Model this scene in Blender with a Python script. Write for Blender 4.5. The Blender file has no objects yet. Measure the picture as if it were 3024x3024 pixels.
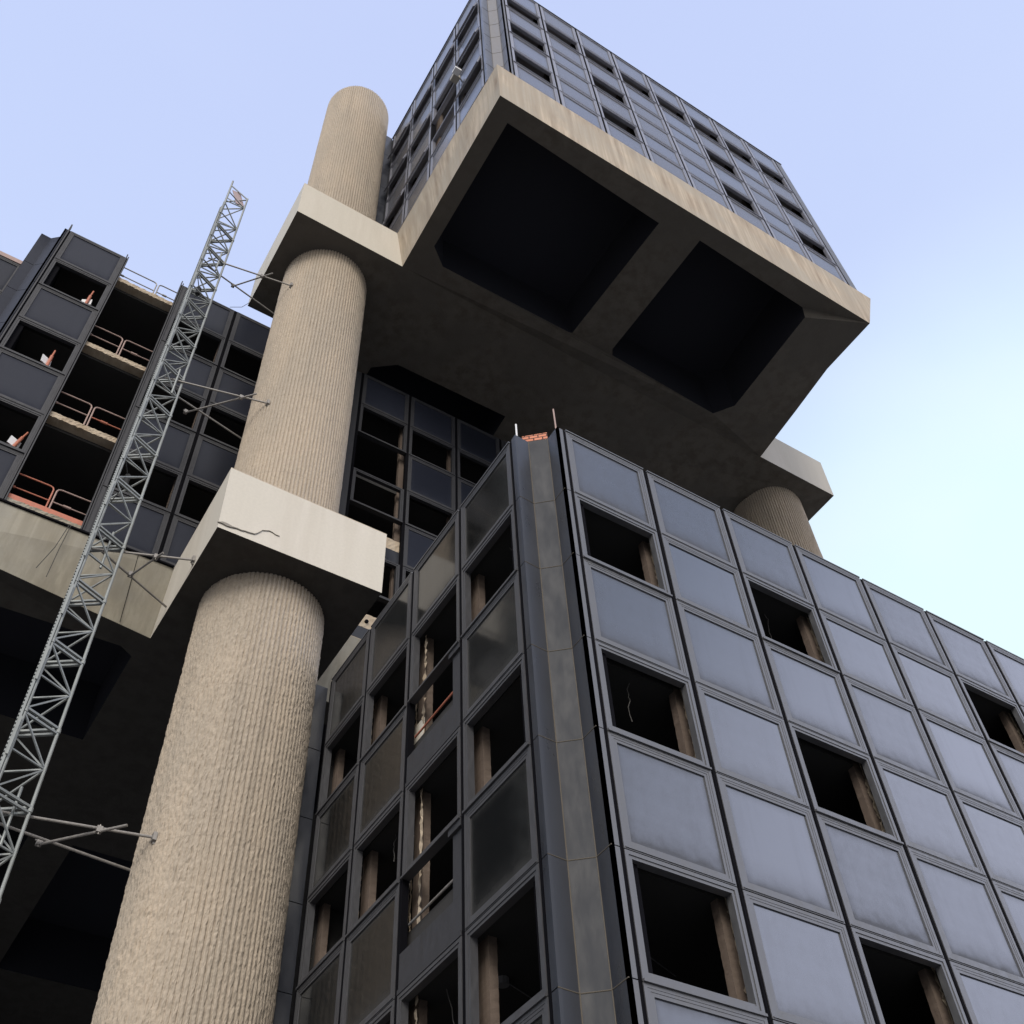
import bpy, bmesh, math, random
import numpy as np
from mathutils import Vector, Matrix
from mathutils.geometry import tessellate_polygon
random.seed(7)
rng = np.random.default_rng(5)
S = bpy.context.scene
COL = S.collection

# ------------------------------------------------------------------ camera
cam_d = bpy.data.cameras.new("camera")
cam = bpy.data.objects.new("camera", cam_d); COL.objects.link(cam)
RX = Vector((0.84805936, -0.52820401, -0.04237744))
RD = Vector((0.38929861, 0.67529778, -0.62643396))
RF = Vector((0.35950232, 0.5147557, 0.77832169))
m = Matrix.Identity(4)
for i in range(3):
    m[i][0] = RX[i]; m[i][1] = -RD[i]; m[i][2] = -RF[i]
cam.matrix_world = m
cam_d.sensor_width = 36.0; cam_d.sensor_fit = 'HORIZONTAL'
cam_d.lens = 3256.67/3024*36.0
cam_d.clip_start = 0.05; cam_d.clip_end = 2000
S.camera = cam

# ------------------------------------------------------------------ sky, sun, exposure
SUN_EL, SUN_AZ = math.radians(33), math.radians(236)     # azimuth measured from +x towards +y
w = bpy.data.worlds.new("World"); S.world = w; w.use_nodes = True
nt = w.node_tree; nt.nodes.clear()
def N(nt, t, **k):
    n = nt.nodes.new(t)
    for a, b in k.items(): setattr(n, a, b)
    return n
def L(nt, a, b): nt.links.new(a, b)
def mathn(nt, op, a, b=None, c=None, clamp=False):
    n = N(nt, 'ShaderNodeMath', operation=op); n.use_clamp = clamp
    for i, v in enumerate((a, b, c)):
        if v is None: continue
        if isinstance(v, (int, float)): n.inputs[i].default_value = v
        else: L(nt, v, n.inputs[i])
    return n.outputs[0]
def mixc(nt, f, a, b, blend='MIX'):
    n = N(nt, 'ShaderNodeMix', data_type='RGBA', blend_type=blend)
    for s, v in ((n.inputs[0], f), (n.inputs[6], a), (n.inputs[7], b)):
        if isinstance(v, (int, float)): s.default_value = v
        elif isinstance(v, (tuple, list)): s.default_value = (v[0], v[1], v[2], 1)
        else: L(nt, v, s)
    return n.outputs[2]
sky = N(nt, 'ShaderNodeTexSky', sky_type='NISHITA'); sky.sun_disc = False
sky.sun_elevation = SUN_EL; sky.sun_rotation = math.radians(90) - SUN_AZ; sky.air_density = 1.0; sky.dust_density = 2.0
tc = N(nt, 'ShaderNodeTexCoord'); sep = N(nt, 'ShaderNodeSeparateXYZ'); L(nt, tc.outputs['Generated'], sep.inputs[0])
ramp = N(nt, 'ShaderNodeValToRGB'); L(nt, sep.outputs[2], ramp.inputs[0])
cr = ramp.color_ramp
cr.elements[0].position = 0.0; cr.elements[0].color = (.55, .62, .70, 1)
cr.elements[1].position = 1.0; cr.elements[1].color = (.50, .58, .86, 1)
for p, c in ((.35, (.60, .74, .92)), (.6, (.585, .69, .93)), (.8, (.53, .625, .89))):
    e = cr.elements.new(p); e.color = (*c, 1)
def lobe(v, lo, hi):
    d = N(nt, 'ShaderNodeVectorMath', operation='DOT_PRODUCT'); L(nt, tc.outputs['Generated'], d.inputs[0]); d.inputs[1].default_value = Vector(v).normalized()
    mr = N(nt, 'ShaderNodeMapRange', interpolation_type='SMOOTHERSTEP'); L(nt, d.outputs['Value'], mr.inputs[0]); mr.inputs[1].default_value = lo; mr.inputs[2].default_value = hi
    return mr.outputs[0]
nz = N(nt, 'ShaderNodeTexNoise'); nz.inputs['Scale'].default_value = 2.2; nz.inputs['Detail'].default_value = 5; nz.inputs['Roughness'].default_value = .45
mp = N(nt, 'ShaderNodeMapping'); mp.inputs['Scale'].default_value = (1, 1.6, 3); L(nt, tc.outputs['Generated'], mp.inputs[0]); L(nt, mp.outputs[0], nz.inputs[0])
glow = lobe((0.80, 0.27, 0.54), .885, 1.0)
cl = mathn(nt, 'MULTIPLY', mathn(nt, 'SUBTRACT', nz.outputs[0], .45), 2.2, clamp=True)
col = mixc(nt, mathn(nt, 'MULTIPLY', glow, .95), ramp.outputs[0], (.74, .93, .98))
col = mixc(nt, mathn(nt, 'MULTIPLY', cl, mathn(nt, 'ADD', mathn(nt, 'MULTIPLY', glow, .45), .10)), col, (.92, .95, 1.02))
side = lobe((.83, -.46, .30), .80, 1.0)
col = mixc(nt, mathn(nt, 'MULTIPLY', side, .9), col, (1.50, 1.58, 2.0))
warm = lobe((-.45, -.80, .25), .2, 1.0)
col = mixc(nt, mathn(nt, 'MULTIPLY', warm, .6), col, (1.45, 1.30, 1.12))
gnd = mathn(nt, 'LESS_THAN', sep.outputs[2], 0.0)
sc = N(nt, 'ShaderNodeVectorMath', operation='SCALE'); L(nt, col, sc.inputs[0]); sc.inputs[3].default_value = 10.0
fin = mixc(nt, .10, sc.outputs[0], sky.outputs[0])
fin = mixc(nt, gnd, fin, (1.5, 1.4, 1.3))
bg = N(nt, 'ShaderNodeBackground'); bg.inputs[1].default_value = .075; L(nt, fin, bg.inputs[0])
wo = N(nt, 'ShaderNodeOutputWorld'); L(nt, bg.outputs[0], wo.inputs[0])

sd = bpy.data.lights.new("sun", 'SUN'); sun = bpy.data.objects.new("sun", sd); COL.objects.link(sun)
sd.energy = 1.25; sd.angle = math.radians(28); sd.color = (1.0, .93, .83)
dv = Vector((math.cos(SUN_EL)*math.cos(SUN_AZ), math.cos(SUN_EL)*math.sin(SUN_AZ), math.sin(SUN_EL)))
sun.rotation_euler = dv.to_track_quat('Z', 'Y').to_euler()

S.view_settings.view_transform = 'Standard'; S.view_settings.look = 'None'
S.view_settings.exposure = 0.70; S.view_settings.gamma = 1
S.render.engine = 'CYCLES'

# ------------------------------------------------------------------ materials
def mat(name, base, rough=.6, **k):
    mt = bpy.data.materials.new(name); mt.use_nodes = True
    n = mt.node_tree; b = n.nodes['Principled BSDF']
    b.inputs['Base Color'].default_value = (*base, 1); b.inputs['Roughness'].default_value = rough
    b.inputs['IOR'].default_value = k.get('ior', 1.45); b.inputs['Metallic'].default_value = k.get('metal', 0)
    return mt, n, b
def noise(n, scale, detail=5, rough=.55, stretch=(1, 1, 1), coord='Object'):
    t = N(n, 'ShaderNodeTexCoord'); mp = N(n, 'ShaderNodeMapping'); mp.inputs['Scale'].default_value = stretch
    x = N(n, 'ShaderNodeTexNoise'); x.inputs['Scale'].default_value = scale; x.inputs['Detail'].default_value = detail; x.inputs['Roughness'].default_value = rough
    L(n, t.outputs[coord], mp.inputs[0]); L(n, mp.outputs[0], x.inputs[0]); return x.outputs[0]
def maprange(n, v, a, b, c, d):
    r = N(n, 'ShaderNodeMapRange'); L(n, v, r.inputs[0])
    for i, q in enumerate((a, b, c, d)): r.inputs[i+1].default_value = q
    return r.outputs[0]
def bump(n, b, h, strength, dist=.02):
    x = N(n, 'ShaderNodeBump'); x.inputs['Strength'].default_value = strength; x.inputs['Distance'].default_value = dist
    L(n, h, x.inputs['Height']); L(n, x.outputs[0], b.inputs['Normal'])

def concrete(name, c, streak=.5, dark=(.5, .48, .45), br=.25, board=0.0, grey=None):
    mt, n, b = mat(name, c, .85)
    s = noise(n, 1.6, 6, .6, (1.6, 1.6, .12)); g = noise(n, 14, 6, .65); big = noise(n, .45, 3)
    f = maprange(n, s, .42, .64, 0, streak)
    col = mixc(n, f, c, tuple(c[i]*dark[i] for i in range(3)))
    if grey: col = mixc(n, maprange(n, big, .4, .6, 0, .8), col, grey)
    col = mixc(n, maprange(n, g, .3, .7, 0, .22), col, tuple(v*.62 for v in c))
    if board:
        t = N(n, 'ShaderNodeTexCoord'); wv = N(n, 'ShaderNodeTexNoise'); mp = N(n, 'ShaderNodeMapping'); mp.inputs['Scale'].default_value = (9, 9, .05)
        L(n, t.outputs['Object'], mp.inputs[0]); L(n, mp.outputs[0], wv.inputs[0]); wv.inputs['Scale'].default_value = 1.0; wv.inputs['Detail'].default_value = 2
        col = mixc(n, maprange(n, wv.outputs[0], .45, .62, 0, board), col, tuple(v*.66 for v in c))
    L(n, col, b.inputs['Base Color'])
    bump(n, b, mathn(n, 'ADD', g, s), br, .01)
    return mt
M_fascia = concrete("weathered_concrete", (.54, .455, .35), 1.0, (.46, .41, .38), .3, .7, (.37, .335, .28))
M_fascia_low = concrete("grey_board_concrete", (.37, .34, .27), .8, (.62, .60, .58), .3, .45, (.28, .27, .24))
M_cap = concrete("painted_concrete", (.64, .60, .53), .40, (.78, .76, .72), .12, 0, (.61, .575, .50))
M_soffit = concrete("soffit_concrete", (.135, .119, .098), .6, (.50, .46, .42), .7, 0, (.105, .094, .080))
M_soffit_low = concrete("darker_soffit_concrete", (.062, .057, .050), .5, (.55, .5, .48), .6)  # darker copy of the soffit concrete, for the middle block
M_slab = concrete("broken_concrete_edge", (.50, .42, .32), .5, (.6, .5, .4), .8)
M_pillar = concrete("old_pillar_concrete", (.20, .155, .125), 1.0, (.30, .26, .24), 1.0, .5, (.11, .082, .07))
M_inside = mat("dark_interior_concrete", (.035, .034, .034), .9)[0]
M_coffer = mat("coffer_void_black", (.020, .021, .030), .9)[0]  # void darkness of the recesses is put into this near-black colour
M_ceiling = mat("dark_ceiling", (.03, .03, .03), .9)[0]  # plain dark tone for ceilings and roof underside
M_black, n, b = mat("black_joint_gasket", (.004, .004, .006), .9); b.inputs["Specular IOR Level"].default_value = .1
M_ground, n, b = mat("plaza_paving", (.2, .19, .18), .9)
g = noise(n, 3, 6); L(n, mixc(n, g, (.10, .10, .098), (.20, .195, .19)), b.inputs['Base Color']); bump(n, b, g, .3)

def column_mat():
    mt, n, b = mat("ribbed_hammered_concrete", (.46, .385, .29), .9)
    a = noise(n, 1.1, 4, .5, (1, 1, .25)); g = noise(n, 16, 5, .7, (1, 1, .8)); f = noise(n, 45, 3, .7)
    t = N(n, 'ShaderNodeTexCoord'); v = N(n, 'ShaderNodeTexVoronoi'); v.inputs['Scale'].default_value = 17; L(n, t.outputs['Object'], v.inputs[0])
    c = mixc(n, maprange(n, a, .35, .65, 0, 1), (.485, .41, .325), (.415, .36, .295))
    c = mixc(n, maprange(n, g, .42, .72, 0, .45), c, (.22, .185, .145))
    c = mixc(n, maprange(n, f, .66, .74, 0, .6), c, (.12, .10, .08))
    st = noise(n, 1.4, 5, .6, (2.2, 2.2, .07)); c = mixc(n, maprange(n, st, .52, .75, 0, .35), c, (.25, .215, .175))
    sp = N(n, 'ShaderNodeSeparateXYZ'); L(n, t.outputs['Object'], sp.inputs[0])
    md = mathn(n, 'MODULO', mathn(n, 'ADD', sp.outputs[2], 20.3), 3.56); ln = mathn(n, 'LESS_THAN', md, .03)
    c = mixc(n, mathn(n, 'MULTIPLY', ln, .2), c, (.16, .13, .10))
    L(n, c, b.inputs['Base Color'])
    h = mathn(n, 'ADD', mathn(n, 'MULTIPLY', g, 1.2), mathn(n, 'ADD', mathn(n, 'MULTIPLY', v.outputs[0], .9), mathn(n, 'MULTIPLY', f, .3)))
    bump(n, b, h, .42, .02)
    return mt
M_col = column_mat()

def glass(name, base, ior, rough, dust=(.115, .118, .13), dustamt=.5, var=.25, edge=.10, wedge=.75):
    mt, n, b = mat(name, base, rough, ior=ior)
    t = N(n, 'ShaderNodeTexCoord'); s = N(n, 'ShaderNodeSeparateXYZ'); L(n, t.outputs['Generated'], s.inputs[0])
    def ed(o, wd, lo=True):
        a = mathn(n, 'SUBTRACT', 1.0, mathn(n, 'DIVIDE', o, wd), clamp=True)
        bb = mathn(n, 'SUBTRACT', 1.0, mathn(n, 'DIVIDE', mathn(n, 'SUBTRACT', 1.0, o), wd), clamp=True)
        return mathn(n, 'MAXIMUM', a, bb)
    e = mathn(n, 'MAXIMUM', ed(s.outputs[0], edge), ed(s.outputs[2], edge*1.25))
    low = mathn(n, 'SUBTRACT', 1.0, mathn(n, 'DIVIDE', s.outputs[2], .34), clamp=True)
    nz = noise(n, 5, 5, .6); st = noise(n, 2.3, 4, .6, (3, 3, .25))
    oi = N(n, 'ShaderNodeObjectInfo')
    f = mathn(n, 'ADD', mathn(n, 'MULTIPLY', mathn(n, 'MULTIPLY', e, e), wedge), mathn(n, 'MULTIPLY', mathn(n, 'MULTIPLY', low, low), .6))
    f = mathn(n, 'ADD', f, mathn(n, 'MULTIPLY', oi.outputs['Random'], .34))
    f = mathn(n, 'MULTIPLY', f, maprange(n, nz, .25, .75, .7, 1.3))
    f = mathn(n, 'ADD', f, maprange(n, st, .5, .8, 0, .12), clamp=True)
    f = mathn(n, 'MULTIPLY', f, dustamt*1.6, clamp=True)
    d = N(n, 'ShaderNodeBsdfDiffuse'); d.inputs[0].default_value = (*dust, 1)
    mx = N(n, 'ShaderNodeMixShader'); L(n, f, mx.inputs[0]); L(n, b.outputs[0], mx.inputs[1]); L(n, d.outputs[0], mx.inputs[2])
    hs = mixc(n, oi.outputs['Random'], tuple(v*(1-var) for v in base), tuple(v*(1+var) for v in base)); L(n, hs, b.inputs['Base Color'])
    wob = noise(n, 1.3, 2, .5); bump(n, b, wob, .10, .02)
    L(n, mx.outputs[0], n.nodes['Material Output'].inputs[0])
    return mt
M_gl = glass("coated_glass", (.022, .028, .042), 2.2, .12, (.092, .098, .116), .60, .25, .09, .42)
M_glw = glass("clean_window_glass", (.020, .026, .040), 2.3, .05, (.11, .115, .13), .40, .25, .05, .25)
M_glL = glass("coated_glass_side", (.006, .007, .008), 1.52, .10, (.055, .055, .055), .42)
M_glD = glass("dark_matte_cladding", (.016, .019, .030), 1.33, .32, (.032, .035, .047), .45)  # darker, rougher finish for the middle block and the wing
M_glU = glass("upper_coated_glass", (.060, .064, .080), 2.2, .20, (.15, .153, .17), .6)

def metal(name, c, rough=.5, metal_=.0, sc=9, ior=1.5):
    mt, n, b = mat(name, c, rough, metal=metal_, ior=ior)
    g = noise(n, sc, 5, .65, (1, 1, .35)); L(n, mixc(n, g, tuple(v*.62 for v in c), tuple(min(1, v*1.35) for v in c)), b.inputs['Base Color'])
    L(n, maprange(n, g, .3, .7, rough-.12, rough+.15), b.inputs['Roughness'])
    return mt
M_fr = metal("grey_anodised_frame", (.088, .090, .098), .45, .0, 9, 1.7)
M_frU = metal("upper_frame", (.19, .195, .235), .38, .0, 9, 2.0)
M_frD = metal("dark_frame", (.034, .035, .041), .6)  # darker frame tone to go with the dark cladding
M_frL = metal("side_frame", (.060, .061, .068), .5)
M_galv = metal("galvanised_steel", (.27, .29, .29), .5, .35, 6)
M_steel = metal("tube_steel", (.30, .285, .27), .5, .4, 12)
M_orange = metal("orange_paint", (.46, .155, .095), .55, 0, 14)
M_rust = metal("rusty_rail", (.38, .27, .24), .6, 0, 10)
M_white = mat("white_plastic", (.75, .76, .78), .5)[0]
M_pink = mat("faded_red_plate", (.36, .28, .29), .6)[0]
M_cable = mat("black_cable", (.02, .02, .02), .6)[0]
M_lamp = mat("lamp_housing", (.34, .32, .28), .6)[0]
M_corner = metal("corner_cladding", (.024, .027, .036), .36, 0, 3, 1.5)
M_corner_mid = metal("corner_cladding_mid", (.032, .035, .042), .6, 0, 4, 1.4)
M_cornU = metal("upper_corner_cladding", (.085, .095, .125), .35, 0, 3, 1.7)
M_cornUm = metal("upper_corner_cladding_mid", (.15, .15, .165), .5, 0, 4, 1.5)
M_insideU = mat("skylight_pale_interior", (.34, .33, .34), .9)[0]  # raised albedo stands in for sky light entering from the other windows
M_crack = mat("dark_crack", (.26, .24, .21), .9)[0]
M_lampd = mat("dusty_lamp", (.16, .16, .165), .7)[0]
M_wire = mat("grey_wire", (.10, .095, .09), .7)[0]
M_seal = mat("tan_sealant", (.11, .095, .075), .8)[0]
def brickmat():
    mt, n, b = mat("hollow_brick", (.6, .25, .15), .85)
    t = N(n, 'ShaderNodeTexCoord'); mp = N(n, 'ShaderNodeMapping'); mp.inputs['Rotation'].default_value = (math.radians(90), 0, 0)
    L(n, t.outputs['Object'], mp.inputs[0])
    k = N(n, 'ShaderNodeTexBrick'); L(n, mp.outputs[0], k.inputs[0]); k.inputs['Scale'].default_value = 1.0
    k.inputs['Color1'].default_value = (.66, .27, .17, 1); k.inputs['Color2'].default_value = (.58, .22, .13, 1); k.inputs['Mortar'].default_value = (.06, .03, .025, 1)
    k.inputs['Brick Width'].default_value = .17; k.inputs['Row Height'].default_value = .085; k.inputs['Mortar Size'].default_value = .012
    L(n, k.outputs[0], b.inputs['Base Color']); bump(n, b, k.outputs[1], -.5)
    return mt
M_brick = brickmat()

# ------------------------------------------------------------------ mesh helpers
def obj(name, bm, material, parent=None, loc=None, smooth=False):
    me = bpy.data.meshes.new(name)
    bmesh.ops.recalc_face_normals(bm, faces=bm.faces)
    bm.to_mesh(me); bm.free()
    for x in (material if isinstance(material, (list, tuple)) else [material]): me.materials.append(x)
    if smooth:
        for p in me.polygons: p.use_smooth = True
    o = bpy.data.objects.new(name, me); COL.objects.link(o)
    if parent: o.parent = parent
    if loc: o.location = loc
    return o
def inst(name, me, parent, loc=(0, 0, 0), rz=0, rx=0):
    o = bpy.data.objects.new(name, me); COL.objects.link(o); o.parent = parent
    o.rotation_euler = (rx, 0, rz); o.location = loc; return o
def box(bm, x0, x1, y0, y1, z0, z1, mi=0):
    vs = [bm.verts.new((x, y, z)) for z in (z0, z1) for y in (y0, y1) for x in (x0, x1)]
    for f in ((0, 2, 3, 1), (4, 5, 7, 6), (0, 1, 5, 4), (2, 6, 7, 3), (1, 3, 7, 5), (0, 4, 6, 2)):
        bm.faces.new([vs[i] for i in f]).material_index = mi
def tube(bm, a, b, r, n=8, mi=0):
    a, b = Vector(a), Vector(b); d = (b-a); 
    if d.length < 1e-6: return
    q = d.to_track_quat('Z', 'Y').to_matrix()
    A = [bm.verts.new(a+q@Vector((r*math.cos(2*math.pi*i/n), r*math.sin(2*math.pi*i/n), 0))) for i in range(n)]
    B = [bm.verts.new(b+q@Vector((r*math.cos(2*math.pi*i/n), r*math.sin(2*math.pi*i/n), 0))) for i in range(n)]
    for i in range(n):
        bm.faces.new((A[i], A[(i+1) % n], B[(i+1) % n], B[i])).material_index = mi
    bm.faces.new(A[::-1]).material_index = mi; bm.faces.new(B).material_index = mi
def bar(bm, a, b, wd, th, up=(0, 0, 1), mi=0):
    a, b = Vector(a), Vector(b); d = (b-a).normalized(); u = Vector(up)
    s = d.cross(u)
    if s.length < 1e-3: s = d.cross(Vector((1, 0, 0)))
    s.normalize(); t = s.cross(d)
    vs = [bm.verts.new(p+s*(i*wd/2)+t*(j*th/2)) for p in (a, b) for i, j in ((-1, -1), (1, -1), (1, 1), (-1, 1))]
    for f in ((0, 3, 2, 1), (4, 5, 6, 7), (0, 1, 5, 4), (1, 2, 6, 5), (2, 3, 7, 6), (3, 0, 4, 7)):
        bm.faces.new([vs[i] for i in f]).material_index = mi
def prism(bm, poly, z0, z1, mi=0):
    A = [bm.verts.new((x, y, z0)) for x, y in poly]; B = [bm.verts.new((x, y, z1)) for x, y in poly]
    n = len(poly)
    bm.faces.new(A[::-1]).material_index = mi; bm.faces.new(B).material_index = mi
    for i in range(n): bm.faces.new((A[i], A[(i+1) % n], B[(i+1) % n], B[i])).material_index = mi
def empty(name, loc, label, cat, group=None):
    o = bpy.data.objects.new(name, None); COL.objects.link(o); o.location = loc
    o.empty_display_size = .5; tag(o, label, cat, group); return o
def tag(o, label, cat, group=None):
    o['label'] = label; o['category'] = cat
    if group: o['group'] = group
    return o

# ------------------------------------------------------------------ ground
bm = bmesh.new(); box(bm, -300, 300, -300, 300, -1.9, -1.6)
o = obj('ground', bm, M_ground); o['kind'] = 'structure'

# ------------------------------------------------------------------ facade kit
_cache = {}
def ring(bm, w_, h_, i0, i1, yf, yb):
    # rectangular ring between inset i0 and i1, front at yf, back at yb
    for (x0, x1, z0, z1) in ((i0, i1, i0, h_-i0), (w_-i1, w_-i0, i0, h_-i0), (i1, w_-i1, i0, i1), (i1, w_-i1, h_-i1, h_-i0)):
        box(bm, x0, x1, yf, yb, z0, z1)
def mesh_of(key, build, material):
    if key not in _cache:
        bm = bmesh.new(); build(bm); me = bpy.data.meshes.new(key[0])
        bmesh.ops.recalc_face_normals(bm, faces=bm.faces); bm.to_mesh(me); bm.free(); me.materials.append(material); _cache[key] = me
    return _cache[key]
def frame_mesh(w_, h_, material):
    def bd(bm):
        ring(bm, w_, h_, 0, .050, 0, .14); ring(bm, w_, h_, .053, .088, .004, .12); ring(bm, w_, h_, .090, .137, .009, .10)
        box(bm, .02, w_-.02, -.012, 0, .018, .034)
    return mesh_of(('panel_frame', round(w_, 2), round(h_, 2), material.name), bd, material)
def open_mesh(w_, h_, material):
    def bd(bm):
        ring(bm, w_, h_, 0, .055, 0, .14); ring(bm, w_, h_, .058, .105, .012, .13)
        box(bm, .105, w_-.105, .02, .12, .105, .13)
        box(bm, .0, w_, -.03, .0, -.012, .022)
    return mesh_of(('window_frame', round(w_, 2), round(h_, 2), material.name), bd, material)
def glass_mesh(w_, h_, material):
    def bd(bm): box(bm, .137, w_-.137, .030, .06, .137, h_-.137)
    return mesh_of(('glass', round(w_, 2), round(h_, 2), material.name), bd, material)
def sash_mesh(w_, h_, material, gl=False):
    def bd(bm):    # hinged at top: origin at head, hangs to -h
        if gl: box(bm, .07, w_-.07, -.03, -.012, -h_+.07, -.07)
        else:
            for (x0, x1, z0, z1) in ((0, .07, -h_, 0), (w_-.07, w_, -h_, 0), (.07, w_-.07, -h_, -h_+.07), (.07, w_-.07, -.07, 0)): box(bm, x0, x1, -.045, .0, z0, z1)
    return mesh_of(('sash', round(w_, 2), round(h_, 2), material.name, gl), bd, material)

GAP = .10
def facade(parent, side, u0, c, nb, bw, levels, decide, mg, mf, zbot=None, mull=True):
    """side 'F' (faces -y, plane y=c, bays go +x from u0) or 'L' (faces -x, plane x=c, bays go +y from u0)."""
    rz = 0 if side == 'F' else -math.pi/2
    def P(u, dep, z, wid=0):
        return (u, c+dep, z) if side == 'F' else (c+dep, u+wid, z)
    for k in range(nb):
        ua = u0+k*bw+GAP/2; wd = bw-GAP
        for r in range(len(levels)-1):
            z1, z0 = levels[r], levels[r+1]; h = z1-z0-.014
            kind = decide(k, r)
            if kind == 'none': continue
            loc = P(ua, 0, z0+.007, wd)
            if kind == 'solid':
                o = inst('cladding_panel' if r % 2 == 0 else 'fixed_window', glass_mesh(wd, h, M_glw if (mg is M_gl and r % 2) else mg), parent, loc, rz+random.uniform(-.003, .003), random.uniform(-.003, .003))
                f = inst('panel_frame' if r % 2 == 0 else 'window_frame', frame_mesh(wd, h, mf), o)
            elif kind == 'blind':      # closed service bay panel: seam lines only
                o = inst('cladding_panel' if r % 2 == 0 else 'fixed_window', glass_mesh(wd, h, mg), parent, loc, rz)
                f = inst('panel_frame' if r % 2 == 0 else 'window_frame', frame_mesh(wd, h, mf), o)
            elif kind in ('open', 'sash'):
                inst('open_window', open_mesh(wd, h, mf), parent, loc, rz)
                if kind == 'sash':
                    sw, sh = wd-.14, (h-.14)*.56
                    ang = math.radians(random.choice((7, 9, 11)))
                    lo = P(ua+.07, -.01, z1-.08, wd-.14)
                    s = inst('open_sash', sash_mesh(sw, sh, mg, True), parent, lo, rz, -ang)
                    inst('sash_frame', sash_mesh(sw, sh, mf), s)
    if mull:
        H = levels[0]-(zbot if zbot is not None else levels[-1])
        def bd(bm):
            box(bm, -GAP/2+.002, GAP/2-.002, .014, .13, 0, H)
            box(bm, -.009, .009, .006, .014, 0, H)
        me = mesh_of(('mullion', round(H, 2), 0, ''), bd, M_black)
        for k in range(nb+1):
            inst('mullion', me, parent, P(u0+k*bw, 0, levels[0]-H), rz)
def pillars(parent, side, us, c, z0, z1, wd=.30, dep=.13, back=.30):
    bm = bmesh.new(); nz = max(6, int((z1-z0)/.25))
    key = ('inner_pillar', round(z1-z0, 1))
    if key not in _cache:
        nz = nz*4; rows = []
        for i in range(nz+1):
            z = (z1-z0)*i/nz; j = [random.uniform(-.005, .005) for _ in range(4)]
            rows.append([bm.verts.new(p) for p in ((-wd/2+j[0], back+j[1]*.6, z), (wd/2+j[2], back+j[3]*.6, z), (wd/2+j[1], back+dep, z), (-wd/2+j[3], back+dep, z))])
        for i in range(nz):
            for q in range(4): bm.faces.new((rows[i][q], rows[i][(q+1) % 4], rows[i+1][(q+1) % 4], rows[i+1][q]))
        me = bpy.data.meshes.new('inner_pillar'); bmesh.ops.recalc_face_normals(bm, faces=bm.faces); bm.to_mesh(me); me.materials.append(M_pillar); _cache[key] = me
    bm.free()
    for u in us:
        loc = (u, c, z0) if side == 'F' else (c, u, z0)
        p_ = inst('inner_pillar', _cache[key], parent, loc, 0 if side == 'F' else -math.pi/2)
        if z0 < 10:
            eb = bmesh.new(); xo = -.005 if side == 'F' else -.13; zz = 3.5; pr_ = None
            while zz < z1-z0:
                a_, c_ = xo+random.uniform(-.035, .02), xo+.03+random.uniform(0, .04)
                cur = (eb.verts.new((a_, back-random.uniform(.012, .03), zz)), eb.verts.new((c_, back-random.uniform(.012, .03), zz)))
                if pr_: eb.faces.new((pr_[0], pr_[1], cur[1], cur[0]))
                pr_ = cur; zz += random.uniform(.03, .10)
            obj('render_edge', eb, M_slab, p_)

def corner(parent, vx, vy, sx, levels, mside=None, mmid=None):
    """notched corner. vertex (vx,vy), sx=+1: notch on the -x side corner, -1 mirrored."""
    pr = [(0, .67), (0, .54), (.30, .555), (.575, .315), (.575, 0), (.70, 0)]
    P = [(vx+sx*a, vy+b) for a, b in pr]
    for nm, segs, mm in (('corner_cladding', (0, 1, 3), mside or M_corner), ('corner_cladding', (2,), mmid or M_corner_mid), ('corner_flange', (4,), M_fr)):
        bm = bmesh.new()
        for i in segs:
            a, b = Vector(P[i]), Vector(P[i+1]); d = (b-a).normalized(); nn = Vector((-d.y, d.x))*.05*(1 if sx > 0 else -1)
            if (nn.x*sx+nn.y) < 0: nn = -nn
            for r in range(len(levels)-1):
                z1, z0 = levels[r]-.008, levels[r+1]+.008
                q = [a, b, b+nn, a+nn]
                lo = [bm.verts.new((v.x, v.y, z0)) for v in q]; hi = [bm.verts.new((v.x, v.y, z1)) for v in q]
                bm.faces.new(lo); bm.faces.new(hi)
                for j in range(4): bm.faces.new((lo[j], lo[(j+1) % 4], hi[(j+1) % 4], hi[j]))
        obj(nm, bm, mm, parent)
    bm = bmesh.new()
    for i in (2, 3):      # tan sealant lines, vertical
        tube(bm, (P[i][0], P[i][1], levels[-1]), (P[i][0], P[i][1], levels[0]-.02), .009, 6)
    for z in levels[1:]:
        for i in range(1, 4):
            tube(bm, (*P[i], z), (*P[i+1], z), .008, 6)
    obj('sealant_joint', bm, M_seal, parent)
    # backing so that no light passes through the notch
    bm = bmesh.new(); off = .08
    q = [(vx+sx*off, vy+.66), (vx+sx*.36, vy+.64), (vx+sx*.66, vy+.36), (vx+sx*.69, vy+off), (vx+sx*1.0, vy+off), (vx+sx*1.0, vy+1.0), (vx+sx*off, vy+1.0)]
    prism(bm, q, levels[-1], levels[0]-.35); obj('corner_backing', bm, M_black, parent)

def slabs(parent, poly, zs, th=.35, m_=M_inside):
    for z in zs:
        bm = bmesh.new(); prism(bm, poly, z-th, z); obj('floor_slab', bm, m_, parent)

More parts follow.
